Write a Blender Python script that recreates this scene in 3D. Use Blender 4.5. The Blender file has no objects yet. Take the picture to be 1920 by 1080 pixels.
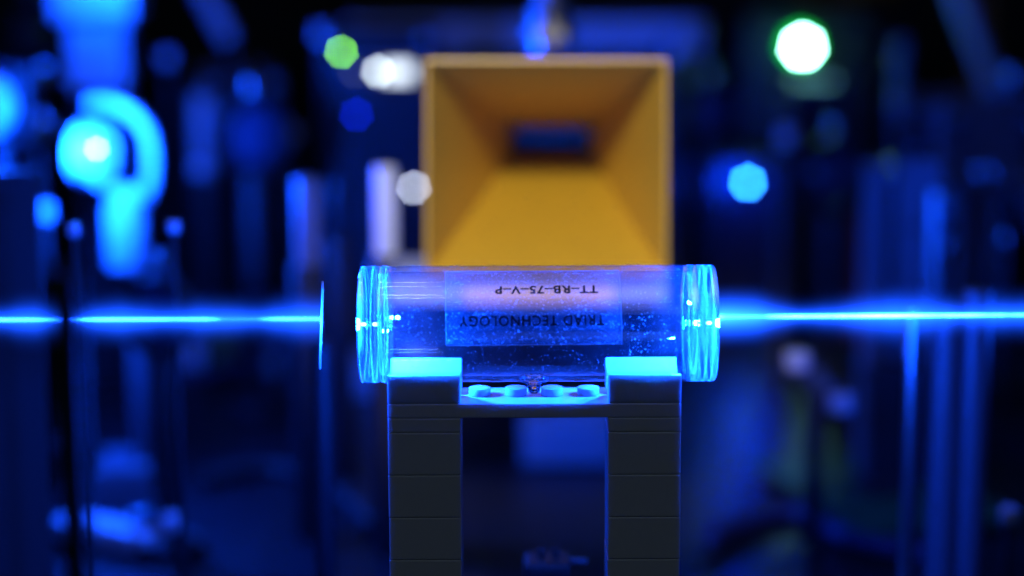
import bpy, bmesh, math, random
from mathutils import Vector, Matrix, Euler
random.seed(7)
S = bpy.context.scene
COL = S.collection
R = math.radians

# ------------------------------------------------------------------ camera
F_PX = 4130.0
PITCH = R(10.3); ROLL = R(0.22)
RIGHT0 = Vector((1, 0, 0)); FWD = Vector((0, math.cos(PITCH), -math.sin(PITCH))); UP0 = Vector((0, math.sin(PITCH), math.cos(PITCH)))
RIGHT = RIGHT0 * math.cos(ROLL) - UP0 * math.sin(ROLL)
UP = UP0 * math.cos(ROLL) + RIGHT0 * math.sin(ROLL)
def ray(px, py): return FWD + RIGHT * ((px - 960) / F_PX) + UP * ((540 - py) / F_PX)
CAM = -ray(1002, 757) * (F_PX / 8630.0)
def at(px, py, d):
    """point seen at a photograph pixel, at horizontal distance d (m) from the camera"""
    r = ray(px, py); return CAM + r * (d / r.y)
def mm_px(d): return d / math.cos(PITCH) / F_PX      # metres per photo pixel at distance d

cd = bpy.data.cameras.new('camera'); cam = bpy.data.objects.new('camera', cd); COL.objects.link(cam)
m = Matrix((RIGHT, UP, -FWD)).transposed().to_4x4(); m.translation = CAM
cam.matrix_world = m
cd.sensor_width = 36; cd.lens = 36 * F_PX / 1920; cd.clip_start = .01; cd.clip_end = 20
cd.dof.use_dof = True; cd.dof.focus_distance = .4845; cd.dof.aperture_fstop = 4.9
cd.dof.aperture_blades = 7; cd.dof.aperture_rotation = R(12)
S.camera = cam
S.render.engine = 'CYCLES'
S.view_settings.view_transform = 'Standard'; S.view_settings.look = 'None'
S.view_settings.exposure = 0; S.view_settings.gamma = 1
S.cycles.transparent_max_bounces = 40; S.cycles.max_bounces = 16; S.cycles.transmission_bounces = 12; S.cycles.glossy_bounces = 6
S.cycles.sample_clamp_indirect = 6; S.cycles.volume_step_rate = 1
S.cycles.use_denoising = True
S.cycles.caustics_reflective = False

# ------------------------------------------------------------------ light
w = bpy.data.worlds.new('World'); S.world = w; w.use_nodes = True
w.node_tree.nodes['Background'].inputs[0].default_value = (.05, .16, .62, 1)
w.node_tree.nodes['Background'].inputs[1].default_value = .006
LASER = (.002, .060, 1.0)
def lamp(name, kind, loc, energy, color, size=.002, rot=None, target=None, **kw):
    l = bpy.data.lights.new(name, kind); l.energy = energy; l.color = color
    if kind == 'AREA': l.size = size
    else: l.shadow_soft_size = size
    for k, v in kw.items(): setattr(l, k, v)
    o = bpy.data.objects.new(name, l); COL.objects.link(o); o.location = loc
    if target is not None: o.rotation_euler = (Vector(target) - Vector(loc)).to_track_quat('-Z', 'Y').to_euler()
    return o
# dim room light from the ceiling, behind the camera
lamp('room_light', 'AREA', (.25, -1.5, 1.2), .6, (.40, .68, 1.0), .6, target=(0, 0, 0))
# two overhead strip lights, mirrored as thin lines along the glass
lamp('strip_light_a', 'AREA', (-.114, -.33, .95), .28, (.8, .9, 1.0), .12, target=(-.114, .008, .016), shape='RECTANGLE', size_y=.008)
lamp('strip_light_b', 'AREA', (-.114, .20, .98), .24, (.8, .9, 1.0), .12, target=(-.114, .008, .016), shape='RECTANGLE', size_y=.008)
# bench lamp over the horn
lamp('bench_lamp', 'SPOT', (-.055, -.38, .33), 20, (1, .95, .86), .022, target=(.004, .175, .027), spot_size=R(13.5), spot_blend=.45)
# laser light scattered where the beam crosses the two cell windows
AX = (.0080, .01615)            # cell axis (y, z)
lamp('window_scatter_a', 'POINT', (-.0374, AX[0], AX[1]), .16, LASER, .0015)
lamp('window_scatter_b', 'POINT', (.0385, AX[0], AX[1]), .16, LASER, .0015)
lamp('cell_scatter_a', 'POINT', (-.0348, AX[0], AX[1]), 1.1, LASER, .0007)
lamp('cell_scatter_b', 'POINT', (.0355, AX[0], AX[1]), 1.1, LASER, .0007)
lamp('inner_glint_a', 'POINT', (-.0312, AX[0], AX[1] - .0015), .8, LASER, .0004)
lamp('inner_glint_b', 'POINT', (.0322, AX[0], AX[1] + .0045), .8, LASER, .0004)
# laser light scattered off the steering mirror and the far bench
lamp('mirror_scatter', 'POINT', at(166, 282, .766), 2.6, LASER, .004)
lamp('mirror_scatter_b', 'POINT', at(-25, 190, .77), 2.2, LASER, .004)
lamp('bench_scatter_left', 'POINT', at(170, -20, .94), .4, LASER, .01)
lamp('bench_scatter_right', 'POINT', at(2150, 560, .66), .34, LASER, .01)

# ------------------------------------------------------------------ materials
MATS = {}
def pmat(name, color, rough=.5, metal=0, noise=0, nscale=400, bump=0, **kw):
    if name in MATS: return MATS[name]
    m = bpy.data.materials.new(name); m.use_nodes = True; nt = m.node_tree
    b = nt.nodes['Principled BSDF']
    b.inputs['Base Color'].default_value = (*color, 1); b.inputs['Roughness'].default_value = rough; b.inputs['Metallic'].default_value = metal
    for k, v in kw.items(): b.inputs[k.replace('_', ' ')].default_value = v
    tc = nt.nodes.new('ShaderNodeTexCoord')
    n = nt.nodes.new('ShaderNodeTexNoise'); n.inputs['Scale'].default_value = nscale; n.inputs['Detail'].default_value = 5
    nt.links.new(tc.outputs['Object'], n.inputs['Vector'])
    if noise:
        mr = nt.nodes.new('ShaderNodeMapRange'); mr.inputs[3].default_value = 1 - noise; mr.inputs[4].default_value = 1 + noise * .6
        mx = nt.nodes.new('ShaderNodeMix'); mx.data_type = 'RGBA'; mx.blend_type = 'MULTIPLY'; mx.inputs[0].default_value = 1
        mx.inputs[6].default_value = (*color, 1)
        nt.links.new(n.outputs[0], mr.inputs[0]); nt.links.new(mr.outputs[0], mx.inputs[7]); nt.links.new(mx.outputs[2], b.inputs['Base Color'])
    if bump:
        bp = nt.nodes.new('ShaderNodeBump'); bp.inputs['Strength'].default_value = bump; bp.inputs['Distance'].default_value = .0004
        nt.links.new(n.outputs[0], bp.inputs['Height']); nt.links.new(bp.outputs[0], b.inputs['Normal'])
    MATS[name] = m; return m
def emat(name, color, strength):
    m = bpy.data.materials.new(name); m.use_nodes = True; nt = m.node_tree; nt.nodes.clear()
    e = nt.nodes.new('ShaderNodeEmission'); e.inputs[0].default_value = (*color, 1); e.inputs[1].default_value = strength
    o = nt.nodes.new('ShaderNodeOutputMaterial'); nt.links.new(e.outputs[0], o.inputs[0]); return m

def glass_mat(name, haze, dust, dscale, ring=0, thr=(.60, .72), gloss=1.0, tint=(.96, .98, 1)):
    """thin lab glass: Fresnel reflection, clear transmission, and dust / ground marks that scatter"""
    m = bpy.data.materials.new(name); m.use_nodes = True; nt = m.node_tree; nt.nodes.clear(); N = nt.nodes.new; L = nt.links.new
    out = N('ShaderNodeOutputMaterial'); tr = N('ShaderNodeBsdfTransparent'); tr.inputs[0].default_value = (*tint, 1)
    gl = N('ShaderNodeBsdfGlossy'); gl.inputs['Roughness'].default_value = .012
    fr = N('ShaderNodeFresnel'); 
    ge = N('ShaderNodeNewGeometry'); im = N('ShaderNodeMapRange'); im.inputs[3].default_value = 1.47; im.inputs[4].default_value = 1 / 1.47; L(ge.outputs['Backfacing'], im.inputs[0]); L(im.outputs[0], fr.inputs[0])
    fm = N('ShaderNodeMath'); fm.operation = 'MULTIPLY'; fm.inputs[1].default_value = gloss; L(fr.outputs[0], fm.inputs[0])
    g = N('ShaderNodeMixShader'); L(fm.outputs[0], g.inputs[0]); L(tr.outputs[0], g.inputs[1]); L(gl.outputs[0], g.inputs[2])
    di = N('ShaderNodeBsdfDiffuse'); di.inputs[0].default_value = (.85, .85, .85, 1); tl = N('ShaderNodeBsdfTranslucent'); tl.inputs[0].default_value = (.85, .85, .85, 1)
    sc = N('ShaderNodeMixShader'); sc.inputs[0].default_value = .55; L(di.outputs[0], sc.inputs[1]); L(tl.outputs[0], sc.inputs[2])
    tc = N('ShaderNodeTexCoord'); n = N('ShaderNodeTexNoise'); n.inputs['Scale'].default_value = dscale; n.inputs['Detail'].default_value = 4; n.inputs['Roughness'].default_value = .65
    L(tc.outputs['Object'], n.inputs['Vector'])
    mr = N('ShaderNodeMapRange'); mr.inputs[1].default_value = thr[0]; mr.inputs[2].default_value = thr[1]; mr.inputs[3].default_value = haze; mr.inputs[4].default_value = haze + dust
    L(n.outputs[0], mr.inputs[0]); fac = mr.outputs[0]
    # patchy grime at centimetre scale
    n2 = N('ShaderNodeTexNoise'); n2.inputs['Scale'].default_value = 170; n2.inputs['Detail'].default_value = 3; L(tc.outputs['Object'], n2.inputs['Vector'])
    m2 = N('ShaderNodeMapRange'); m2.inputs[1].default_value = .3; m2.inputs[2].default_value = .7; m2.inputs[3].default_value = .55; m2.inputs[4].default_value = 1.5; L(n2.outputs[0], m2.inputs[0])
    mu = N('ShaderNodeMath'); mu.operation = 'MULTIPLY'; L(fac, mu.inputs[0]); L(m2.outputs[0], mu.inputs[1]); fac = mu.outputs[0]
    if ring:
        mp = N('ShaderNodeMapping'); mp.inputs['Scale'].default_value = (1500, 14, 14); L(tc.outputs['Object'], mp.inputs[0])
        n3 = N('ShaderNodeTexNoise'); n3.inputs['Scale'].default_value = 1; n3.inputs['Detail'].default_value = 3; L(mp.outputs[0], n3.inputs['Vector'])
        m3 = N('ShaderNodeMapRange'); m3.inputs[1].default_value = .52; m3.inputs[2].default_value = .6; m3.inputs[3].default_value = 0; m3.inputs[4].default_value = ring; L(n3.outputs[0], m3.inputs[0])
        ad = N('ShaderNodeMath'); ad.operation = 'ADD'; ad.use_clamp = True; L(fac, ad.inputs[0]); L(m3.outputs[0], ad.inputs[1]); fac = ad.outputs[0]
    x = N('ShaderNodeMixShader'); L(fac, x.inputs[0]); L(g.outputs[0], x.inputs[1]); L(sc.outputs[0], x.inputs[2]); L(x.outputs[0], out.inputs[0])
    return m

WHITE = pmat('white_plastic', (.8, .8, .78), .22, 0, .04, 300, Subsurface_Weight=.35, Subsurface_Scale=.0012)
WHITE.node_tree.nodes['Principled BSDF'].inputs['Subsurface Radius'].default_value = (1, 1, 1)
ALU = pmat('aluminium', (.62, .63, .65), .38, 1, .12, 900, .1)
SATIN = pmat('bead_blasted_aluminium', (.55, .56, .58), .5, .25, .15, 700, .2)
STEEL = pmat('steel', (.5, .5, .52), .3, 1, .15, 600, .1)
SMOKE = pmat('smoky_aluminium', (.12, .125, .14), .45, .2, .2, 500)
BLACK = pmat('black_anodised', (.012, .012, .014), .5, 0, .2, 500, .1)
DGREY = pmat('dark_grey', (.05, .06, .065), .55, 0, .2, 500)
YELLOW = pmat('yellow_paint', (.58, .34, .016), .45, 0, .12, 120, .05)
TABLE = pmat('table_steel', (.010, .011, .013), .38, .25, .3, 60, .05)
GREENP = pmat('green_board', (.01, .07, .02), .5, 0, .3, 300)
RUBBER = pmat('black_rubber', (.01, .012, .011), .6)
PALE = pmat('pale_plastic', (.62, .64, .7), .4, 0, .1, 300)
INK = pmat('navy_ink', (.004, .006, .02), .6, Alpha=1.0)
PAPER = pmat('paper_card', (.85, .85, .85), .8, 0, .05, 800)

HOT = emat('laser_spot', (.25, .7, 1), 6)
# ------------------------------------------------------------------ mesh helpers
def obj(name, bm, mat, parent=None, smooth=False, loc=None, rot=None):
    me = bpy.data.meshes.new(name); bm.normal_update(); bm.to_mesh(me); bm.free()
    if mat: me.materials.append(mat)
    if smooth:
        for p in me.polygons: p.use_smooth = True
        me.set_sharp_from_angle(angle=R(38))
    o = bpy.data.objects.new(name, me); COL.objects.link(o)
    if parent: o.parent = parent
    if loc is not None: o.location = loc
    if rot is not None: o.rotation_euler = rot
    return o
def thing(name, label, cat, loc=(0, 0, 0), rot=(0, 0, 0), group=None):
    o = bpy.data.objects.new(name, None); COL.objects.link(o); o.location = loc; o.rotation_euler = rot
    o.empty_display_size = .01
    return tag(o, label, cat, group)
def tag(o, label, cat, group=None):
    o['label'] = label; o['category'] = cat
    if group: o['group'] = group
    return o
def box(x0, x1, y0, y1, z0, z1, bev=0, seg=2, bm=None):
    b = bmesh.new()
    r = bmesh.ops.create_cube(b, size=1)
    for v in b.verts: v.co = Vector(((x0 + x1) / 2 + v.co.x * (x1 - x0), (y0 + y1) / 2 + v.co.y * (y1 - y0), (z0 + z1) / 2 + v.co.z * (z1 - z0)))
    if bev: bmesh.ops.bevel(b, geom=b.edges[:], offset=bev, segments=seg, affect='EDGES', profile=.5)
    if bm is not None:
        me = bpy.data.meshes.new('tmp'); b.to_mesh(me); b.free(); bm.from_mesh(me); bpy.data.meshes.remove(me); return bm
    return b
def lathe(profile, axis='Z', n=32, closed=False, center=(0, 0, 0), bm=None):
    """profile of (t, r) spun about an axis through center"""
    b = bm or bmesh.new(); rings = []
    c = Vector(center)
    for t, r in profile:
        if r < 1e-7:
            p = {'Z': Vector((0, 0, t)), 'X': Vector((t, 0, 0)), 'Y': Vector((0, t, 0))}[axis]; rings.append([b.verts.new(c + p)]); continue
        ring = []
        for k in range(n):
            a = 2 * math.pi * k / n; u, v = r * math.cos(a), r * math.sin(a)
            p = {'Z': Vector((u, v, t)), 'X': Vector((t, u, v)), 'Y': Vector((v, t, u))}[axis]
            ring.append(b.verts.new(c + p))
        rings.append(ring)
    pairs = list(zip(rings[:-1], rings[1:]))
    if closed: pairs.append((rings[-1], rings[0]))
    for A, B in pairs:
        for k in range(n):
            k2 = (k + 1) % n
            if len(A) == 1 and len(B) == 1: continue
            if len(A) == 1: b.faces.new((A[0], B[k], B[k2]))
            elif len(B) == 1: b.faces.new((A[k], B[0], A[k2]))
            else: b.faces.new((A[k], B[k], B[k2], A[k2]))
    bmesh.ops.recalc_face_normals(b, faces=b.faces[:])
    return b
def cyl(r, z0, z1, bev=.0006, n=28, axis='Z', center=(0, 0, 0), bm=None):
    bev = min(bev, r * .45, abs(z1 - z0) * .45)
    return lathe([(z0, 0), (z0, r - bev), (z0 + bev * .3, r - bev * .3), (z0 + bev, r), (z1 - bev, r), (z1 - bev * .3, r - bev * .3), (z1, r - bev), (z1, 0)], axis, n, center=center, bm=bm)
def tube_path(pts, r, n=10, bm=None):
    b = bm or bmesh.new(); rings = []
    pts = [Vector(p) for p in pts]
    for i, p in enumerate(pts):
        t = (pts[min(i + 1, len(pts) - 1)] - pts[max(i - 1, 0)]).normalized()
        a = t.orthogonal().normalized() if i == 0 else (rings[-1][1] - t * rings[-1][1].dot(t)).normalized()
        c = t.cross(a)
        rings.append(([b.verts.new(p + (a * math.cos(2 * math.pi * k / n) + c * math.sin(2 * math.pi * k / n)) * r) for k in range(n)], a))
    for (A, _), (B, _) in zip(rings[:-1], rings[1:]):
        for k in range(n): b.faces.new((A[k], A[(k + 1) % n], B[(k + 1) % n], B[k]))
    b.faces.new(rings[0][0][::-1]); b.faces.new(rings[-1][0])
    bmesh.ops.recalc_face_normals(b, faces=b.faces[:])
    return b
def curve_pts(ctrl, n=8):
    ctrl = [Vector(c) for c in ctrl]; P = [ctrl[0]] + ctrl + [ctrl[-1]]; out = []
    for i in range(1, len(P) - 2):
        for k in range(n):
            t = k / n; a, b, c, d = P[i - 1], P[i], P[i + 1], P[i + 2]
            out.append(.5 * ((2 * b) + (-a + c) * t + (2 * a - 5 * b + 4 * c - d) * t * t + (-a + 3 * b - 3 * c + d) * t ** 3))
    out.append(ctrl[-1]); return out

# ------------------------------------------------------------------ setting
MM = .001
TZ = -(6.4 + 9.6 * 11) * MM            # table top
def structure(o): o['kind'] = 'structure'; return o
structure(obj('table', box(-1.6, 1.6, -.9, 2.3, TZ - .06, TZ, .002), TABLE))
structure(obj('wall_back', box(-3.2, 3.2, 2.62, 2.72, -1.2, 1.6), DGREY))
structure(obj('floor', box(-3.2, 3.2, -1.4, 2.6, -1.2, -1.14), DGREY))
# threaded holes of the table top
hb = bmesh.new()
for i in range(-30, 31):
    for j in range(-8, 70):
        c = Vector((i * .025 + .006, j * .025 + .011, TZ + .0004)); vs = [hb.verts.new(c + Vector((math.cos(a * R(60)), math.sin(a * R(60)), 0)) * .003) for a in range(6)]
        hb.faces.new(vs)
ho = obj('threaded_holes', hb, BLACK); ho.parent = bpy.data.objects['table']; ho['kind'] = 'stuff'

# ------------------------------------------------------------------ brick arch
arch = thing('brick_arch', 'arch of white toy bricks carrying the glass cell', 'brick stand', (0, .008, TZ))
AL = Vector((0, -.008, -TZ))           # arch parts are modelled round the plate's front top edge
W2 = 31.95 * MM; G = .03 * MM
def part_box(name, x0, x1, z0, z1, y0=0, y1=15.95 * MM, parent=arch, bev=.00022):
    return obj(name, box(x0, x1, y0, y1, z0, z1, bev), WHITE, parent, loc=AL if parent == arch else None)
top = part_box('plate', -W2, W2, -3.2 * MM + G, 0)
for k in range(4):
    x = (-12 + 8 * k) * MM
    obj('stud', cyl(2.42 * MM, 0.0, 1.75 * MM, .00018, 32, center=(x, 8.6 * MM, 0)), WHITE, top, True)
wbrick = None
for s in (-1, 1):
    xa, xb = (-W2, -W2 + 15.9 * MM) if s < 0 else (W2 - 15.9 * MM, W2)
    part_box('plate', xa, xb, -6.4 * MM + G, -3.2 * MM - G)
    for k in range(11):
        z1 = -6.4 * MM - 9.6 * MM * k - G; j = random.uniform(-.05, .05) * MM
        part_box('brick', xa + j, xb + j, z1 - 9.6 * MM + 2 * G, z1)
    # wedge bricks that make the V the cell lies in
    for f in (0, 1):
        b = bmesh.new()
        y0, y1 = (.05 * MM, 7.95 * MM) if f == 0 else (16.5 * MM, 8.6 * MM)
        hh = 6.4 * MM if f == 0 else 6.8 * MM
        q = [(y0, G), (y0, hh), (y0 + (y1 - y0) * .09, hh), (y1, 1.1 * MM), (y1, G)]
        A = [b.verts.new((xa, y, z)) for y, z in q]; B = [b.verts.new((xb, y, z)) for y, z in q]
        b.faces.new(A); b.faces.new(B[::-1])
        for i in range(5): b.faces.new((A[i], B[i], B[(i + 1) % 5], A[(i + 1) % 5]))
        bmesh.ops.recalc_face_normals(b, faces=b.faces[:])
        bmesh.ops.bevel(b, geom=b.edges[:], offset=.0003, segments=2, affect='EDGES', profile=.5)
        obj('wedge_brick', b, WHITE, arch, loc=AL)

# ------------------------------------------------------------------ glass cell
RO = 12.75 * MM; RI = 11.5 * MM
cell = thing('glass_cell', 'clear glass vapour cell with glowing end windows lying on the white bricks', 'glass cell', (0, AX[0], AX[1]), (0, R(.0), 0))
TUBE = glass_mat('tube_glass', .0010, .30, 4600, thr=(.655, .70))
RIM = glass_mat('window_glass', .010, .16, 3000, ring=.22, thr=(.58, .68))
XL, XR = -38.1 * MM, 39.7 * MM
obj('tube', lathe([(XL + 5.8 * MM, RO), (XR - 6.2 * MM, RO), (XR - 6.2 * MM, RI), (XL + 5.8 * MM, RI)], 'X', 128, closed=True), TUBE, cell, True)
for s, xo in ((1, XL), (-1, XR)):
    e = lambda t: xo + s * t * MM
    win = obj('window', lathe([(e(.02), 0), (e(.02), RO - .9 * MM), (e(.12), RO - .35 * MM), (e(.45), RO + .02 * MM), (e(4.1), RO + .08 * MM), (e(4.35), RO - .1 * MM), (e(4.4), RO - 1.2 * MM), (e(4.4), 0)], 'X', 128), RIM, cell, True)
    obj('fused_collar', lathe([(e(4.45), RI - .4 * MM), (e(4.45), RO - .35 * MM), (e(4.75), RO + .05 * MM), (e(5.4), RO + .12 * MM), (e(6.3), RO + .02 * MM), (e(6.6), RO - .1 * MM), (e(6.6), RI - .3 * MM)], 'X', 128, closed=True), RIM, cell, True)
# sealed filling stem under the cell
DROP = pmat('stem_glass', (1, 1, 1), .02, 0, Transmission_Weight=1, IOR=1.47)
obj('filling_stem', lathe([(-RO + .55 * MM, 3.3 * MM), (-RO - .1 * MM, 3.0 * MM), (-RO - .35 * MM, 2.1 * MM), (-RO - .8 * MM, 1.55 * MM), (-RO - 1.6 * MM, 1.35 * MM), (-RO - 2.4 * MM, 1.3 * MM), (-RO - 2.8 * MM, .85 * MM), (-RO - 2.95 * MM, 0)], 'Z', 32), DROP, cell, True, loc=(0, -.6 * MM, .1 * MM))
# sticker: a clear film bent round the front of the tube
SHEET = glass_mat('sticker_film', .020, .36, 2900, thr=(.60, .68), gloss=.5)
EDGE = pmat('sticker_edge', (.8, .85, .85), .6, Transmission_Weight=.0, Alpha=.75)
SX = 8490.0
def lab(px, th, r): return Vector(((px - 1004.5) / SX, -r * math.cos(th), r * math.sin(th)))
T0, T1 = R(-9.5), R(74); xl, xr = 843, 1162
def sticker_pt(u, v, r):        # u along x 0..1, v bottom->top, slightly skewed as stuck
    th = T0 + (T1 - T0) * v + (u - .5) * R(1.2); return lab(xl + (xr - xl) * u - 3 * (v - .5), th, r)
b = bmesh.new(); NU, NV = 12, 24
g = [[b.verts.new(sticker_pt(i / NU, j / NV, RO + .06 * MM)) for j in range(NV + 1)] for i in range(NU + 1)]
for i in range(NU):
    for j in range(NV): b.faces.new((g[i][j], g[i + 1][j], g[i + 1][j + 1], g[i][j + 1]))
film = obj('sticker', b, SHEET, cell, True)
film['label'] = 'clear film sticker with dark upside-down lettering'
rim_pts = [sticker_pt(0, j / 24, RO + .07 * MM) for j in range(25)] + [sticker_pt(i / 12, 1, RO + .07 * MM) for i in range(1, 13)] + [sticker_pt(1, 1 - j / 24, RO + .07 * MM) for j in range(1, 25)] + [sticker_pt(1 - i / 12, 0, RO + .07 * MM) for i in range(1, 13)]
obj('film_edge', tube_path(rim_pts, .055 * MM, 6), EDGE, film)
def lettering(txt, px0, px1, th, cap, name, bold=.03):
    """upside-down line of text on the film: its first letter sits at the right"""
    c = bpy.data.curves.new('t', 'FONT'); c.body = txt; c.size = 1; c.offset = bold; c.space_character = 1.12; c.resolution_u = 3
    o = bpy.data.objects.new('t', c); COL.objects.link(o); bpy.context.view_layer.update()
    me = bpy.data.meshes.new_from_object(o.evaluated_get(bpy.context.evaluated_depsgraph_get())); bpy.data.objects.remove(o)
    b = bmesh.new(); b.from_mesh(me); bpy.data.meshes.remove(me)
    xs = [v.co.x for v in b.verts]; ys = [v.co.y for v in b.verts]; x0, x1, y0, y1 = min(xs), max(xs), min(ys), max(ys)
    r = RO + .10 * MM
    for v in b.verts:
        u = (v.co.x - x0) / (x1 - x0); h = (v.co.y - (y0 + y1) / 2) / (y1 - y0) * cap
        px = px1 + (px0 - px1) * u
        v.co = lab(px, th - h / r + ((px - 1000) / 320) * R(1.1), r)
    bmesh.ops.recalc_face_normals(b, faces=b.faces[:])
    return obj(name, b, INK, film)
lettering('TT\u2013RB\u201375\u2013V\u2013P', 933, 1121, R(46), 2.15 * MM, 'lettering', .028)
lettering('TRIAD TECHNOLOGY', 868, 1132, R(14), 2.3 * MM, 'lettering', .016)

# dust on the glass and lint caught under the film: real specks that catch the light
rd = random.Random(3)
def specks(n, name, parent, pick, r, lo, hi, stretch):
    b = bmesh.new()
    for _ in range(n):
        x, th = pick(); a = rd.uniform(lo, hi) * MM; c = a * rd.uniform(.5, 1) * (stretch if rd.random() < .35 else 1); ph = rd.gauss(0, .5)
        vs = []
        for dx, dt in ((-c, -a), (c, -a), (c, a), (-c, a)):
            ex, et = dx * math.cos(ph) - dt * math.sin(ph), dx * math.sin(ph) + dt * math.cos(ph); t_ = th + et / r
            vs.append(b.verts.new((x + ex, -r * math.cos(t_), r * math.sin(t_))))
        b.faces.new(vs)
    m = MATS.get('dust')
    if not m:
        m = bpy.data.materials.new('dust'); m.use_nodes = True; nt = m.node_tree; nt.nodes.clear(); MATS['dust'] = m
        o_ = nt.nodes.new('ShaderNodeOutputMaterial'); d_ = nt.nodes.new('ShaderNodeBsdfDiffuse'); t_ = nt.nodes.new('ShaderNodeBsdfTranslucent'); x_ = nt.nodes.new('ShaderNodeMixShader')
        for q_ in (d_, t_): q_.inputs[0].default_value = (.7, .7, .7, 1)
        nt.links.new(d_.outputs[0], x_.inputs[1]); nt.links.new(t_.outputs[0], x_.inputs[2]); nt.links.new(x_.outputs[0], o_.inputs[0])
    o = obj(name, b, m, parent); o['kind'] = 'stuff'; return o
specks(2600, 'dust', cell, lambda: (rd.uniform(XL + 6 * MM, XR - 6 * MM), rd.uniform(R(-75), R(125))), RO + .03 * MM, .025, .075, 2)
def pick_film():
    u, v = rd.random(), rd.random()
    if rd.random() < .5: v = (int(v * 7) + .5 + rd.gauss(0, .13)) / 7
    v = min(max(v, .01), .99); p_ = sticker_pt(u, v, 1.0); return p_.x, math.atan2(p_.z, -p_.y)
specks(2000, 'lint', film, pick_film, RO + .075 * MM, .022, .06, 4)

# ------------------------------------------------------------------ laser beam (light scattered along its path)
def beam_mat(name, core, halo, seed, ext, near):
    m = bpy.data.materials.new(name); m.use_nodes = True; nt = m.node_tree; nt.nodes.clear(); N = nt.nodes.new; L = nt.links.new
    out = N('ShaderNodeOutputMaterial'); em = N('ShaderNodeEmission'); em.inputs[0].default_value = (.006, .075, 1, 1)
    tc = N('ShaderNodeTexCoord'); sx = N('ShaderNodeSeparateXYZ'); L(tc.outputs['Object'], sx.inputs[0])
    cb = N('ShaderNodeCombineXYZ'); L(sx.outputs[1], cb.inputs[1]); L(sx.outputs[2], cb.inputs[2])
    ln = N('ShaderNodeVectorMath'); ln.operation = 'LENGTH'; L(cb.outputs[0], ln.inputs[0])
    def math_(op, a, b=None):
        n = N('ShaderNodeMath'); n.operation = op
        for i, v in enumerate((a, b)):
            if v is None: continue
            if isinstance(v, (int, float)): n.inputs[i].default_value = v
            else: L(v, n.inputs[i])
        return n.outputs[0]
    r = ln.outputs['Value']
    def along(scale, lo, hi, off):
        nz = N('ShaderNodeTexNoise'); nz.noise_dimensions = '1D'; nz.inputs['Scale'].default_value = scale; nz.inputs['Detail'].default_value = 3
        L(math_('ADD', sx.outputs[0], seed + off), nz.inputs['W'])
        mr = N('ShaderNodeMapRange'); mr.inputs[1].default_value = .3; mr.inputs[2].default_value = .7; mr.inputs[3].default_value = lo; mr.inputs[4].default_value = hi; L(nz.outputs[0], mr.inputs[0]); return mr.outputs[0]
    q = math_('POWER', math_('DIVIDE', r, .00042), 2); c = math_('MULTIPLY', math_('MULTIPLY', math_('EXPONENT', math_('MULTIPLY', q, -1)), core), along(34, .08, 1.7, 0))
    fall = math_('MAXIMUM', math_('SUBTRACT', 1, math_('DIVIDE', r, .008)), 0)
    wob = math_('MULTIPLY', along(26, .6, 1.5, 3.7), -ext)
    h = math_('MULTIPLY', math_('MULTIPLY', math_('EXPONENT', math_('DIVIDE', r, wob)), fall), halo)
    gain = math_('ADD', math_('MULTIPLY', math_('EXPONENT', math_('DIVIDE', sx.outputs[0], -.010)), near), 1)
    L(math_('MULTIPLY', math_('ADD', c, h), gain), em.inputs[1]); L(em.outputs[0], out.inputs['Volume'])
    return m
def beam(px0, py0, px1, py1, mat, label, rad=8 * MM):
    d = AX[0] - CAM.y
    a, b_ = at(px0, py0, d), at(px1, py1, d); v = b_ - a
    o = obj('laser_beam', lathe([(0, 0), (0, rad), (v.length, rad), (v.length, 0)], 'X', 24), mat, loc=a)
    o.rotation_euler = v.to_track_quat('X', 'Z').to_euler(); o['kind'] = 'stuff'
    return tag(o, label, 'laser beam')
beam(-60, 600, 603, 597, beam_mat('beam_in', 45000, 1700, .31, .0012, 0), 'thin blue laser beam running up to the small upright card')
beam(1347, 594, 1990, 590, beam_mat('beam_out', 120000, 1900, .77, .0012, 2.2), 'thin blue laser beam leaving the right end window of the cell')
# where it crosses the window glass
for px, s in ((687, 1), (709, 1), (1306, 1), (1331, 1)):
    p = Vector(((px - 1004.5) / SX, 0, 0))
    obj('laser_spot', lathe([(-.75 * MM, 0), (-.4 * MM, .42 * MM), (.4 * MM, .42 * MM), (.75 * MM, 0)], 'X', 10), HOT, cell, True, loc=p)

# upright card that catches the beam
pc = at(602.5, 609, AX[0] - CAM.y)
card = thing('beam_card', 'small thin upright card lit bright blue at the end of the beam', 'card', (pc.x, pc.y, TZ))
vw = ray(603, 609); ang = math.atan2(-vw.x, vw.y)
co = obj('card', box(-.2 * MM, .2 * MM, -5 * MM, 5 * MM, -8.9 * MM, 8.9 * MM, .00005), PAPER, card, loc=(0, 0, pc.z - TZ), rot=(0, R(3.0), ang))
dirv = Vector((vw.x, vw.y, 0)).normalized(); e_ = dirv * .11
obj('card_arm', tube_path([Vector((0, 0, pc.z - TZ)) + dirv * .004, Vector((0, 0, pc.z - TZ - .028)) + e_], .0006, 8), BLACK, card)
obj('card_post', cyl(.003, .004, pc.z - TZ - .026), BLACK, card, True, loc=e_)
obj('card_foot', cyl(.011, 0, .004), BLACK, card, True, loc=e_)
lamp('card_scatter', 'POINT', at(598, 598, AX[0] - CAM.y) + Vector((-.0015, -.006, 0)), .12, LASER, .0006)

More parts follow.
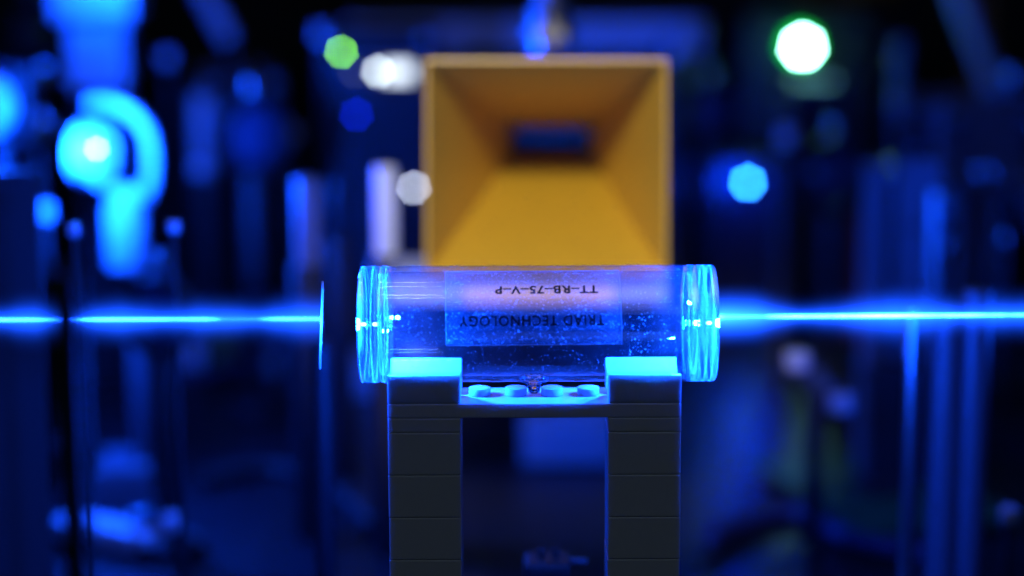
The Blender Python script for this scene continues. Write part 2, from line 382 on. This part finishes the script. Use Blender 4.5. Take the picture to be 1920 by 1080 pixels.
# ------------------------------------------------------------------ bench hardware
def h_of(px, py, d): return at(px, py, d).z - TZ
def base_at(px, py, d): p = at(px, py, d); return (p.x, p.y, TZ)
def optic_post(px, py_top, d, dia, label, mat=SATIN, foot=True, rot=0, group=None, py_bot=None):
    h = h_of(px, py_top, d)
    t = thing('optical_post', label, 'post', base_at(px, py_top, d), (0, 0, rot), group)
    z0 = .012 if foot else 0
    hz = h_of(px, py_bot, d) if py_bot else z0
    obj('shaft', cyl(dia / 2, hz, h, .0008), mat, t, True)
    if py_bot: obj('holder', cyl(dia / 2 + .002, z0, hz + .001, .0008), BLACK, t, True)
    if foot:
        obj('foot', box(-.019, .034, -.0125, .0125, 0, .012, .001), mat, t)
        obj('clamp_screw', cyl(.004, .012, .018, center=(.024, 0, 0)), STEEL, t, True)
    return t
def mirror_mount(px, py, d, label, yaw, scale=1, group=None):
    p = at(px, py, d); h = p.z - TZ
    t = thing('mirror_mount', label, 'mirror mount', (p.x, p.y, TZ), (0, 0, yaw), group)
    ro, ri = .0165 * scale, .0128 * scale
    obj('ring', lathe([(-.004, ri), (-.004, ro - .001), (-.003, ro), (.005, ro), (.006, ro - .001), (.006, ri)], 'Y', 48, closed=True, center=(0, 0, h)), SATIN, t, True)
    obj('mirror', lathe([(-.001, 0), (-.001, ri - .0006), (0, ri - .0002), (.004, ri - .0002), (.004, 0)], 'Y', 48, center=(0, 0, h)), PALE, t, True)
    bp = obj('back_plate', box(-.018 * scale, .018 * scale, .010, .016, h - .018 * scale, h + .018 * scale, .001), BLACK, t)
    for dx, dz in ((-.013, .013), (.013, .013), (.013, -.013)):
        obj('adjuster', cyl(.0035, .016, .030, axis='Y', center=(dx * scale, 0, h + dz * scale)), STEEL, t, True)
    obj('post', cyl(.00635, .012, h - .0175 * scale, center=(0, .012, 0)), BLACK, t, True)
    obj('foot', box(-.022, .026, -.002, .026, 0, .012, .001), BLACK, t)
    return t
# steering mirrors on the left
def steering_mirror():
    d = .80; p = at(232, 300, d); o0 = Vector((p.x, p.y, TZ)); u = mm_px(d)
    t = thing('mirror_mount', 'curved mirror mount on a post, glaring cyan from the laser', 'mirror mount', o0)
    arc = curve_pts([at(165, 196, d) - o0, at(205, 192, d) - o0, at(252, 212, d) - o0, at(282, 262, d) - o0, at(284, 330, d) - o0, at(272, 372, d) - o0], 5)
    obj('arched_bracket', tube_path(arc, 14 * u, 14), SATIN, t, True)
    q = at(176, 288, d - .012) - o0
    mr = obj('mirror', lathe([(-.002, 0), (-.002, 56 * u), (-.0012, 60 * u), (.004, 60 * u), (.004, 0)], 'Y', 40), PALE, t, True, loc=q, rot=(0, 0, R(70)))
    obj('retaining_ring', lathe([(-.0032, 50 * u), (-.0032, 62 * u), (.002, 62 * u), (.002, 60.5 * u), (-.0022, 60.5 * u), (-.0022, 50 * u)], 'Y', 40, closed=True), SATIN, mr, True)
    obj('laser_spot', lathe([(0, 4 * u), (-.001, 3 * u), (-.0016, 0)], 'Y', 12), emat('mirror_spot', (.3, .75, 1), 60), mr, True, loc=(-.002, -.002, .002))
    obj('neck', box(-30 * u, 34 * u, -.006, .006, at(232, 385, d).z - TZ, at(232, 350, d).z - TZ, .001), SATIN, t)
    obj('post', cyl(38 * u, at(232, 500, d).z - TZ, at(232, 384, d).z - TZ), SATIN, t, True)
    obj('post_holder', cyl(20 * u, .012, at(232, 500, d).z - TZ + .001, center=(18 * u, 0, 0)), SMOKE, t, True)
    obj('foot', box(-70 * u, 60 * u, -.012, .02, 0, .012, .001), SMOKE, t)
steering_mirror()
mirror_mount(-40, 200, .82, 'mirror mount cut by the picture edge, its right side lit cyan', R(-20), .8)
# tall block with bright clamp
def clamp_column(px, py, d, label, wid, hgt_px, yaw=0):
    p = at(px, py, d); t = thing('clamp_column', label, 'post', (p.x, p.y, TZ), (0, 0, yaw)); h = p.z - TZ
    hm = at(px, 165, d).z - TZ
    obj('column', box(-wid * .35, wid * .35, -.010, .010, hm, h, .001), SATIN, t)
    obj('holder', box(-wid * .3, wid * .3, -.008, .008, 0, hm, .001), BLACK, t)
    obj('clamp', box(-wid * .5, wid * .5, -.016, .014, h, h + .016, .0015), SATIN, t)
    for s in (-1, 1): obj('clamp_screw', cyl(.0035, h + .016, h + .022, center=(s * wid * .33, -.008, 0)), STEEL, t, True)
    return t
clamp_column(186, 34, .98, 'broad pale column topped by a cyan-lit clamp behind the mirror mount', .036, 0)
optic_post(378, 180, 1.02, .010, 'slim post with a speckled blue glint right of the glaring mirror mount', SATIN, py_bot=335)
optic_post(497, 135, 1.10, .0127, 'short dark post with a round blue glint on its tip', BLACK)
optic_post(575, 335, .74, .0085, 'bright blue satin post standing left of the card', pmat('mid_satin', (.26, .27, .3), .5, .2, .15, 700), foot=False, py_bot=500)
optic_post(632, 340, .82, .007, 'dim slender post between the blue post and the pale one', BLACK, foot=False, py_bot=450)
optic_post(722, 312, .72, .0075, 'pale grey post beside the yellow horn', PALE, foot=False, py_bot=482)
# slanted rod
a, b2 = at(372, -30, 1.05), at(430, 75, 1.05)
sr = thing('slanted_rod', 'slanted blue-lit rod on a stand above the slim posts', 'rod', (b2.x, b2.y, TZ))
obj('rod', tube_path([a - Vector((b2.x, b2.y, TZ)), b2 - Vector((b2.x, b2.y, TZ))], .0045, 14), SATIN, sr, True)
obj('upright', cyl(.003, 0, b2.z - TZ, center=(0, .004, 0)), BLACK, sr, True)
# dark post before the beam
p = at(120, 505, .32)
dp = thing('black_post', 'black post standing before the left laser beam', 'post', (p.x, p.y, TZ))
obj('shaft', cyl(2.4 * MM, .004, p.z - TZ), RUBBER, dp, True); obj('foot', cyl(.014, 0, .004), RUBBER, dp, True)
# grey panel at the left edge
p = at(22, 320, .66)
gp = thing('grey_panel', 'dark grey upright panel with a bent foot under the cut-off mirror mount', 'panel', (p.x, p.y, TZ))
obj('plate', box(-.013, .008, -.002, .002, .003, p.z - TZ, .0005), DGREY, gp); obj('bracket', box(-.013, .008, -.02, .012, 0, .003, .0005), DGREY, gp)

# ------------------------------------------------------------------ horn antenna
hd = .64; hd2 = .75
M4 = [at(803, 116, hd), at(1246, 116, hd), at(1246, 512, hd + .006), at(803, 512, hd + .006)]
T4 = [at(962, 240, hd2), at(1103, 240, hd2), at(1103, 289, hd2), at(962, 289, hd2)]
hc = at(1024, 300, hd + .05)
horn = thing('horn_antenna', 'yellow pyramidal horn antenna with its open mouth facing out', 'antenna', (hc.x, hc.y + .06, TZ))
hoff = -Vector((hc.x, hc.y + .06, TZ))
axis = (sum(T4, Vector()) / 4 - sum(M4, Vector()) / 4).normalized()
for k in range(4):
    k2 = (k + 1) % 4
    A, B, C, D = M4[k], M4[k2], T4[k2], T4[k]
    nrm = (B - A).cross(D - A).normalized(); cen = (sum(M4, Vector()) + sum(T4, Vector())) / 8
    if nrm.dot((A + C) / 2 - cen) < 0: nrm.negate()
    th = .0009
    b = bmesh.new(); i_ = [b.verts.new(v + hoff) for v in (A, B, C, D)]
    ext = [(A - B).normalized() * th, (B - A).normalized() * th, (C - D).normalized() * th, (D - C).normalized() * th]
    o_ = [b.verts.new(v + nrm * th + e_ * .9 + hoff) for v, e_ in zip((A, B, C, D), ext)]
    b.faces.new(i_); b.faces.new(o_[::-1])
    for q in range(4): b.faces.new((i_[q], o_[q], o_[(q + 1) % 4], i_[(q + 1) % 4]))
    bmesh.ops.recalc_face_normals(b, faces=b.faces[:])
    obj('flare_wall', b, YELLOW, horn)
tc_ = sum(T4, Vector()) / 4; rot = axis.to_track_quat('Y', 'Z').to_euler()
WG = pmat('waveguide_metal', (.16, .12, .05), .5, .3)
tw, tht = (T4[1] - T4[0]).length / 2, (T4[0] - T4[3]).length / 2
for x0, x1, z0, z1 in ((-tw - .002, tw + .002, tht, tht + .002), (-tw - .002, tw + .002, -tht - .002, -tht), (-tw - .002, -tw, -tht, tht), (tw, tw + .002, -tht, tht)):
    obj('waveguide_wall', box(x0, x1, .0005, .046, z0, z1), WG, horn, loc=tc_ + hoff, rot=rot)
obj('back_short', box(-tw, tw, .030, .032, -tht, tht), WG, horn, loc=tc_ + hoff, rot=rot)
obj('flange', box(-.021, .021, .046, .052, -.021, .021, .001), ALU, horn, loc=tc_ + hoff, rot=rot)
cp = at(1032, 95, hd2 + .03)
conn = obj('connector', cyl(.0075, 0, .016, center=(0, 0, 0)), ALU, horn, True, loc=cp + hoff)
obj('collar_nut', cyl(.0095, .004, .009, n=6), ALU, conn)
obj('mount_post', cyl(.0063, .0, at(1024, 560, hd + .06).z - TZ, center=(at(1205, 600, hd + .06).x - hc.x, -.025, 0)), pmat('matte_black', (.006, .006, .007), .9, Specular_IOR_Level=.1), horn, True)
y0 = at(1000, 530, hd + .012)
xa, xb = at(728, 550, hd + .012).x, at(1253, 550, hd + .012).x
zt, zb = at(1000, 531, hd + .012).z, at(1000, 571, hd + .012).z
obj('mount_bar', box(xa + hoff.x, xb + hoff.x, y0.y + hoff.y, y0.y + hoff.y + .05, zb - TZ, zt - TZ, .0008), pmat('warm_grey_paint', (.30, .29, .2), .5, 0, .1, 200), horn)
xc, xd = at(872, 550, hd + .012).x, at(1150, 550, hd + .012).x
obj('horn_reflection_strip', box(xc + hoff.x, xd + hoff.x, y0.y + hoff.y - .0012, y0.y + hoff.y - .0002, zb - TZ + .0006, zt - TZ - .0006), pmat('painted_horn_reflection', (.72, .40, .06), .6, 0, .2, 90), horn)  # added strip: the horn's orange reflection on the bar, put in as tan colour
cab = obj('coaxial_cable', tube_path(curve_pts([cp + Vector((0, 0, .014)), cp + Vector((-.001, .003, .04)), cp + Vector((.004, .02, .09)), cp + Vector((.03, .10, .13)), cp + Vector((.16, .3, .09)), cp + Vector((.3, .45, TZ - cp.z + .004))]), .0052, 12), PALE, None, True)
tag(cab, 'pale coaxial cable rising from the top of the yellow horn', 'cable')

# rail behind the horn
p = at(985, 62, 1.05)
rl = thing('rail', 'long horizontal blue-lit rail behind the yellow horn', 'rail', (p.x, p.y, TZ))
obj('beam', box(-.085, .085, -.008, .008, p.z - TZ - .009, p.z - TZ + .007, .001), SATIN, rl)
for s in (-1, 1): obj('leg', cyl(.006, 0, p.z - TZ - .009, center=(s * .07, 0, 0)), BLACK, rl, True)

# ------------------------------------------------------------------ instruments with lamps
def led(parent, loc, rad, color, strength, name='indicator'):
    return obj(name, lathe([(0, rad), (-rad * .6, rad * .9), (-rad * 1.2, rad * .5), (-rad * 1.4, 0)], 'Y', 16, center=loc), emat(name + '_glow', color, strength), parent, True)
def instrument(px0, py0, px1, d, label, mat=BLACK, depth=.10):
    a, c = at(px0, py0, d), at(px1, py0, d)
    t = thing('instrument_box', label, 'instrument', ((a.x + c.x) / 2, a.y, TZ)); w_ = (c.x - a.x) / 2; h = a.z - TZ
    obj('case', box(-w_, w_, 0, depth, .004, h, .002), mat, t)
    for sx in (-1, 1):
        for yy in (.012, depth - .012): obj('foot', cyl(.006, 0, .0045, center=(sx * (w_ - .012), yy, 0)), RUBBER, t, True)
    t['w'] = w_; return t
def onface(t, px, py, d): p = at(px, py, d); return Vector((p.x - t.location.x, 0, p.z - TZ))
I1 = instrument(600, 62, 812, .98, 'black instrument box with a white display and a green indicator')
D1 = .98
e0, e1 = onface(I1, 722, 122, D1), onface(I1, 772, 148, D1)
obj('display', box(e0.x, e1.x, -.002, .002, e1.z, e0.z, .0003), emat('display_glow', (.75, .86, 1), 2.6), I1)
led(I1, onface(I1, 709, 134, D1), .0016, (.8, .95, 1), 14)
led(I1, onface(I1, 640, 97, D1), .0009, (.16, .62, .004), 70)
led(I1, onface(I1, 668, 215, D1), .0012, (.003, .02, 1), 12)
led(I1, onface(I1, 665, 135, D1), .0012, (.4, .5, .7), 1.2)
led(I1, onface(I1, 776, 352, .98), .0012, (.7, .78, 1), 22)
for px, py in ((612, 75), (800, 75)): obj('case_screw', cyl(.002, -.0012, .001, axis='Y', center=onface(I1, px, py, D1)), STEEL, I1, True)

I2 = instrument(1395, 20, 1640, 1.16, 'dark instrument box with a glaring green-white lamp', BLACK)
led(I2, onface(I2, 1501, 86, 1.16), .0088, (.004, 1, .10), 1.6, 'lamp_lens')
led(I2, onface(I2, 1501, 86, 1.16) + Vector((0, -.006, 0)), .0058, (.35, 1, .8), 60, 'lamp_core')
obj('lamp_bracket', box(-.010, .012, -.018, 0, -.0015, 0), PALE, I2, loc=onface(I2, 1518, 148, 1.16))
led(I2, onface(I2, 1532, 282, 1.16), .002, (.0, .3, .03), .35)

I3 = instrument(1330, 300, 1470, 1.12, 'small black module with a bright blue lamp', BLACK, .05)
led(I3, onface(I3, 1400, 340, 1.12), .0042, (.0, .03, 1), 1.6, 'lamp_lens')
led(I3, onface(I3, 1400, 340, 1.12) + Vector((0, -.004, 0)), .0020, (.02, .27, 1), 70, 'lamp_core')
obj('side_bracket', box(-.006, .004, -.012, 0, -.005, .006, .0005), SMOKE, I3, loc=onface(I3, 1350, 326, 1.12))
lamp('module_lamp_light', 'POINT', at(1400, 342, 1.10), .12, (.0, .03, 1), .003)
lamp('green_lamp_light', 'POINT', at(1501, 90, 1.13), .004, (.05, 1, .25), .004)

# ------------------------------------------------------------------ right hand hardware
p = at(1690, 295, .80)
st = thing('translation_stage', 'blue-grey upright translation stage with a dark hole in its face', 'stage', (p.x, p.y, TZ)); h = p.z - TZ
u = mm_px(.80)
obj('carriage', box(-8 * u, 74 * u, -.004, .010, .05, h, .0008), SMOKE, st)
obj('guide', box(-64 * u, -22 * u, 0, .012, .0, h - .002, .0008), SMOKE, st)
obj('guide', box(50 * u, 64 * u, -.007, -.0042, .06, h - 60 * u, .0004), ALU, st)
obj('base', box(-60 * u, 90 * u, -.012, .03, 0, .049, .001), BLACK, st)
obj('hole', cyl(10 * u, -.0045, -.003, axis='Y', center=(23 * u, 0, h - 128 * u)), BLACK, st, True)
obj('knob', cyl(.006, h, h + .012, center=(20 * u, .004, 0)), BLACK, st, True)
for px, py, w_ in ((1835, 326, 'tall steel adjuster screw behind the brightest blue pillar'), (1862, 322, 'tall steel adjuster screw beyond the brightest blue pillar'), (1780, 392, 'steel adjuster screw close beside the bright edge of the translation stage'), (1778, 460, 'short steel adjuster screw at the foot of the translation stage edge'), (1885, 450, 'short steel adjuster screw standing apart from the stage')):
    q = at(px, py, .84)
    t = thing('adjuster_screw', w_, 'screw', (q.x, q.y, TZ), group='adjuster screws by the stage')
    obj('knob', cyl(.0022, q.z - TZ - .003, q.z - TZ + .003), STEEL, t, True); obj('stem', cyl(.0012, 0, q.z - TZ - .003), BLACK, t, True)
# three vertical glints of one big post, each built as its own shaft
for px, dia, lab_, mt in ((1715, .0045, 'thin rod standing in for the left glint of one big post, beside the two blue pillars', STEEL), (1778, .0085, 'dimmer blue pillar standing in for the middle glint of one big post', SMOKE), (1832, .008, 'brightest blue pillar standing in for the right glint of one big post', SMOKE)):
    optic_post(px, 575 if px < 1800 else 540, .60, dia, lab_, mt, foot=False)
optic_post(1690, 70, 1.0, .008, 'teal-tinted post with a rounded tip beneath the ceiling clutter', pmat('teal_post', (.03, .12, .13), .4), foot=False)
optic_post(1475, 190, 1.0, .009, 'dim blue post between the blue lamp and the green lamp', DGREY, foot=False)
optic_post(1840, -20, 1.25, .016, 'tawny post at the dark far right', pmat('tawny', (.2, .11, .03), .5), foot=False)
# cable clamp with two glints
q = at(1530, 715, .72)
cc = thing('cable_clamp', 'pale cable clamp with two glints under the right laser beam', 'clamp', (q.x, q.y, TZ)); 
l1, l2 = at(1490, 680, .72), at(1572, 758, .72); o0 = Vector((q.x, q.y, TZ))
obj('jaw', tube_path([l1 - o0, q - o0, l2 - o0], .005, 14), DGREY, cc, True)
for l_ in (l1, l2): obj('screw_head', cyl(.0042, -.003, .003), SATIN, cc, True, loc=l_ - o0 + Vector((0, -.006, .002)))
obj('stem', cyl(.003, 0, q.z - TZ), BLACK, cc, True)
q = at(1650, 960, .78)
gb = thing('circuit_board', 'dim green circuit board lying on the table by the blue pillars', 'circuit board', (q.x, q.y, TZ), (0, 0, .3))
obj('board', box(-.03, .03, -.05, .05, .004, .0056), GREENP, gb)
for sx in (-1, 1):
    for sy in (-1, 1): obj('standoff', cyl(.002, 0, .004, center=(sx * .026, sy * .045, 0)), STEEL, gb, True)
obj('chip', box(-.01, .01, -.01, .01, .0056, .0076), BLACK, gb)
# little plug seen through the arch
q = at(1040, 1046, .535); u = mm_px(.535)
pl = thing('plug_connector', 'small black plug with two upright pins seen through the arch', 'connector', (q.x, q.y, TZ)); h = q.z - TZ
obj('body', box(-58 * u, 30 * u, -.006, .006, h - .02, h, .001), RUBBER, pl)
for dx in (-26, 2): obj('pin', cyl(7 * u, h, h + 21 * u, center=(dx * u, 0, 0)), RUBBER, pl, True)
obj('side_screw', cyl(6 * u, 30 * u, 62 * u, axis='X', center=(0, 0, h - 6 * u)), DGREY, pl, True)
obj('post', cyl(.004, .003, h - .02), BLACK, pl, True); obj('foot', cyl(.01, 0, .003), BLACK, pl, True)
# yellow knob far behind
q = at(425, 490, 1.0)
yk = thing('yellow_cap', 'dull yellow cap on the table behind the left beam', 'cap', (q.x, q.y, TZ))
obj('cap', cyl(.012, .004, .03, .003), pmat('dull_yellow', (.16, .11, .01), .6), yk, True); obj('rim', cyl(.015, 0, .004), BLACK, yk, True)
# clamp bar in the lower left
q = at(250, 1045, .72)
cb_ = thing('table_clamp', 'blue-lit slotted table clamp at the lower left', 'clamp', (q.x, q.y, TZ), (0, 0, -.5))
obj('arm', box(-.03, .012, -.007, .007, .003, .010, .001), SATIN, cb_); obj('pad', box(-.03, -.022, -.006, .006, 0, .003), BLACK, cb_)
obj('bolt', cyl(.004, .010, .016, center=(.004, 0, 0)), STEEL, cb_, True)

# pale blocks added in place of pools of room light on the table
for px, py, d, w_, l_ in ((1085, 812, .86, .045, 'pale low block standing in for a pool of light seen through the brick arch'), (705, 750, .98, .05, 'dim low block standing in for a pool of light between the card and the arch')):
    q = at(px, py, d); t = thing('light_pool_block', l_, 'block', (q.x, q.y, TZ))
    obj('block', box(-w_ / 2, w_ / 2, -.03, .03, .001, .016, .0015), pmat('light_pool_grey', (.4, .42, .45), .5, 0, .1, 200), t)
    obj('base_sheet', box(-w_ / 2 - .002, w_ / 2 + .002, -.031, .031, 0, .001), RUBBER, t)

# small cap screws on stems among the posts: the laser picks them out as glints
GL = [(70, 225, .84, .0030, 'cap screw on a thin stem right of the cut-off mirror mount'), (138, 432, .60, .0018, 'tiny cap screw on a black stem left of the glaring mirror post'),
      (325, 425, .60, .0019, 'tiny bright cap screw on a black stem right of the glaring mirror post'), (376, 316, .95, .0034, 'round cap screw low on the slim speckled post'),
      (430, 300, .98, .0026, 'dim cap screw right of the slim speckled post'), (314, 108, 1.0, .0030, 'dim cap screw below the slanted rod'), (604, 62, 1.0, .0034, 'pale cap screw beside the green indicator'),
      (82, 398, .80, .0032, 'cap screw between the grey panel and the glaring mirror mount'), (545, 250, .95, .0030, 'grey cap screw above the bright blue post'), (320, 980, .70, .0028, 'cap screw above the slotted table clamp'),
      (1268, 100, 1.0, .0040, 'blue cap screw beyond the upper right corner of the horn'), (1475, 255, .95, .0036, 'dim blue cap screw on the post by the blue lamp'), (1890, 965, .62, .0026, 'dim cap screw right of the blue pillars'), (1240, 62, 1.02, .003, 'dim cap screw at the right end of the rail')]
for px, py, d, r_, l_ in GL:
    q = at(px, py, d); t = thing('cap_screw', l_, 'screw', (q.x, q.y, TZ), group='cap screws on stems'); h = q.z - TZ
    obj('head', cyl(r_, h - r_ * .9, h + r_ * .9, .0006, 20), PALE, t, True)
    obj('stem', cyl(r_ * .45, 0, h - r_ * .9), BLACK, t, True)

# further bench clutter, all out of focus
def lens_holder(px, py, d, rad, label, yaw, mat=BLACK):
    p = at(px, py, d); h = p.z - TZ
    t = thing('lens_holder', label, 'lens holder', (p.x, p.y, TZ), (0, 0, yaw), 'lens holders on the bench')
    obj('ring', lathe([(-.005, rad * .8), (-.005, rad), (.005, rad), (.005, rad * .8)], 'Y', 32, closed=True, center=(0, 0, h)), mat, t, True)
    obj('lens', lathe([(-.003, 0), (-.002, rad * .5), (0, rad * .79), (.002, rad * .5), (.003, 0)], 'Y', 32, center=(0, 0, h)), pmat('coated_lens', (.05, .07, .12), .1), t, True)
    obj('thumb_screw', cyl(.0025, h + rad, h + rad + .008), STEEL, t, True)
    obj('post', cyl(.005, .006, h - rad), BLACK, t, True); obj('foot', cyl(.013, 0, .006), BLACK, t, True)
for a_ in ((470, 255, .92, .016, 'black lens holder between the slim posts and the bright blue post', .5), (300, 590, .72, .013, 'low black lens holder under the left beam', -.4), (1560, 330, .98, .017, 'black lens holder right of the blue lamp', .3),
           (1890, 240, .95, .018, 'black lens holder at the far right above the adjuster screws', -.6), (1330, 210, 1.1, .014, 'small black lens holder between the horn and the blue lamp', .2), (60, 60, 1.05, .016, 'black lens holder behind the cut-off mirror mount', .8)):
    lens_holder(*a_)
def cable(pts, r_, col, label):
    P = [Vector((at(px, py, d).x, at(px, py, d).y, max(at(px, py, d).z, TZ + r_ * 1.05))) for px, py, d in pts]
    tag(obj('cable', tube_path(curve_pts(P, 10), r_, 10), col, None, True), label, 'cable', 'cables on the bench')
CB = pmat('blue_cable', (.01, .02, .07), .6); CR = pmat('red_cable', (.25, .03, .02), .45); CY = pmat('ochre_cable', (.3, .17, .02), .45)
cable([(300, 700, 1.0), (420, 690, .98), (520, 640, .97), (560, 540, 1.0), (640, 500, 1.05)], .0025, CB, 'dark blue cable curling behind the left beam')
cable([(1600, 330, 1.0), (1592, 380, .99), (1612, 430, .98), (1600, 640, .96)], .003, CR, 'red cable hanging beside the translation stage')
cable([(1500, -20, 1.3), (1540, 12, 1.28), (1600, -10, 1.28), (1680, -20, 1.3)], .006, CY, 'ochre cable looping above the green-white lamp')
cable([(380, 900, .80), (520, 880, .82), (640, 930, .78), (700, 1000, .74)], .003, RUBBER, 'black cable lying on the table left of the arch')
cable([(1330, 1000, .73), (1480, 960, .76), (1600, 1010, .72), (1760, 1040, .70)], .003, CB, 'dark blue cable lying on the table right of the arch')
def cage(px, py, d, n, label):
    p = at(px, py, d); h = p.z - TZ; t = thing('cage_mount', label, 'cage mount', (p.x, p.y, TZ), (0, 0, .25))
    for yy in (-.02, .02): obj('cage_plate', box(-.02, .02, yy - .004, yy + .004, h - .04, h, .001), SMOKE, t)
    for dx in (-.015, .015):
        for dz in (-.005, -.035): obj('cage_rod', cyl(.003, -.035, .035, axis='Y', center=(dx, 0, h + dz)), STEEL, t, True)
    obj('post', cyl(.006, .008, h - .04), SMOKE, t, True); obj('foot', box(-.02, .02, -.02, .02, 0, .008, .001), BLACK, t)
cage(1800, 180, .95, 0, 'dark square cage mount with four rods behind the translation stage')
cage(440, 130, 1.12, 0, 'dark square cage mount with four rods under the slanted rod')
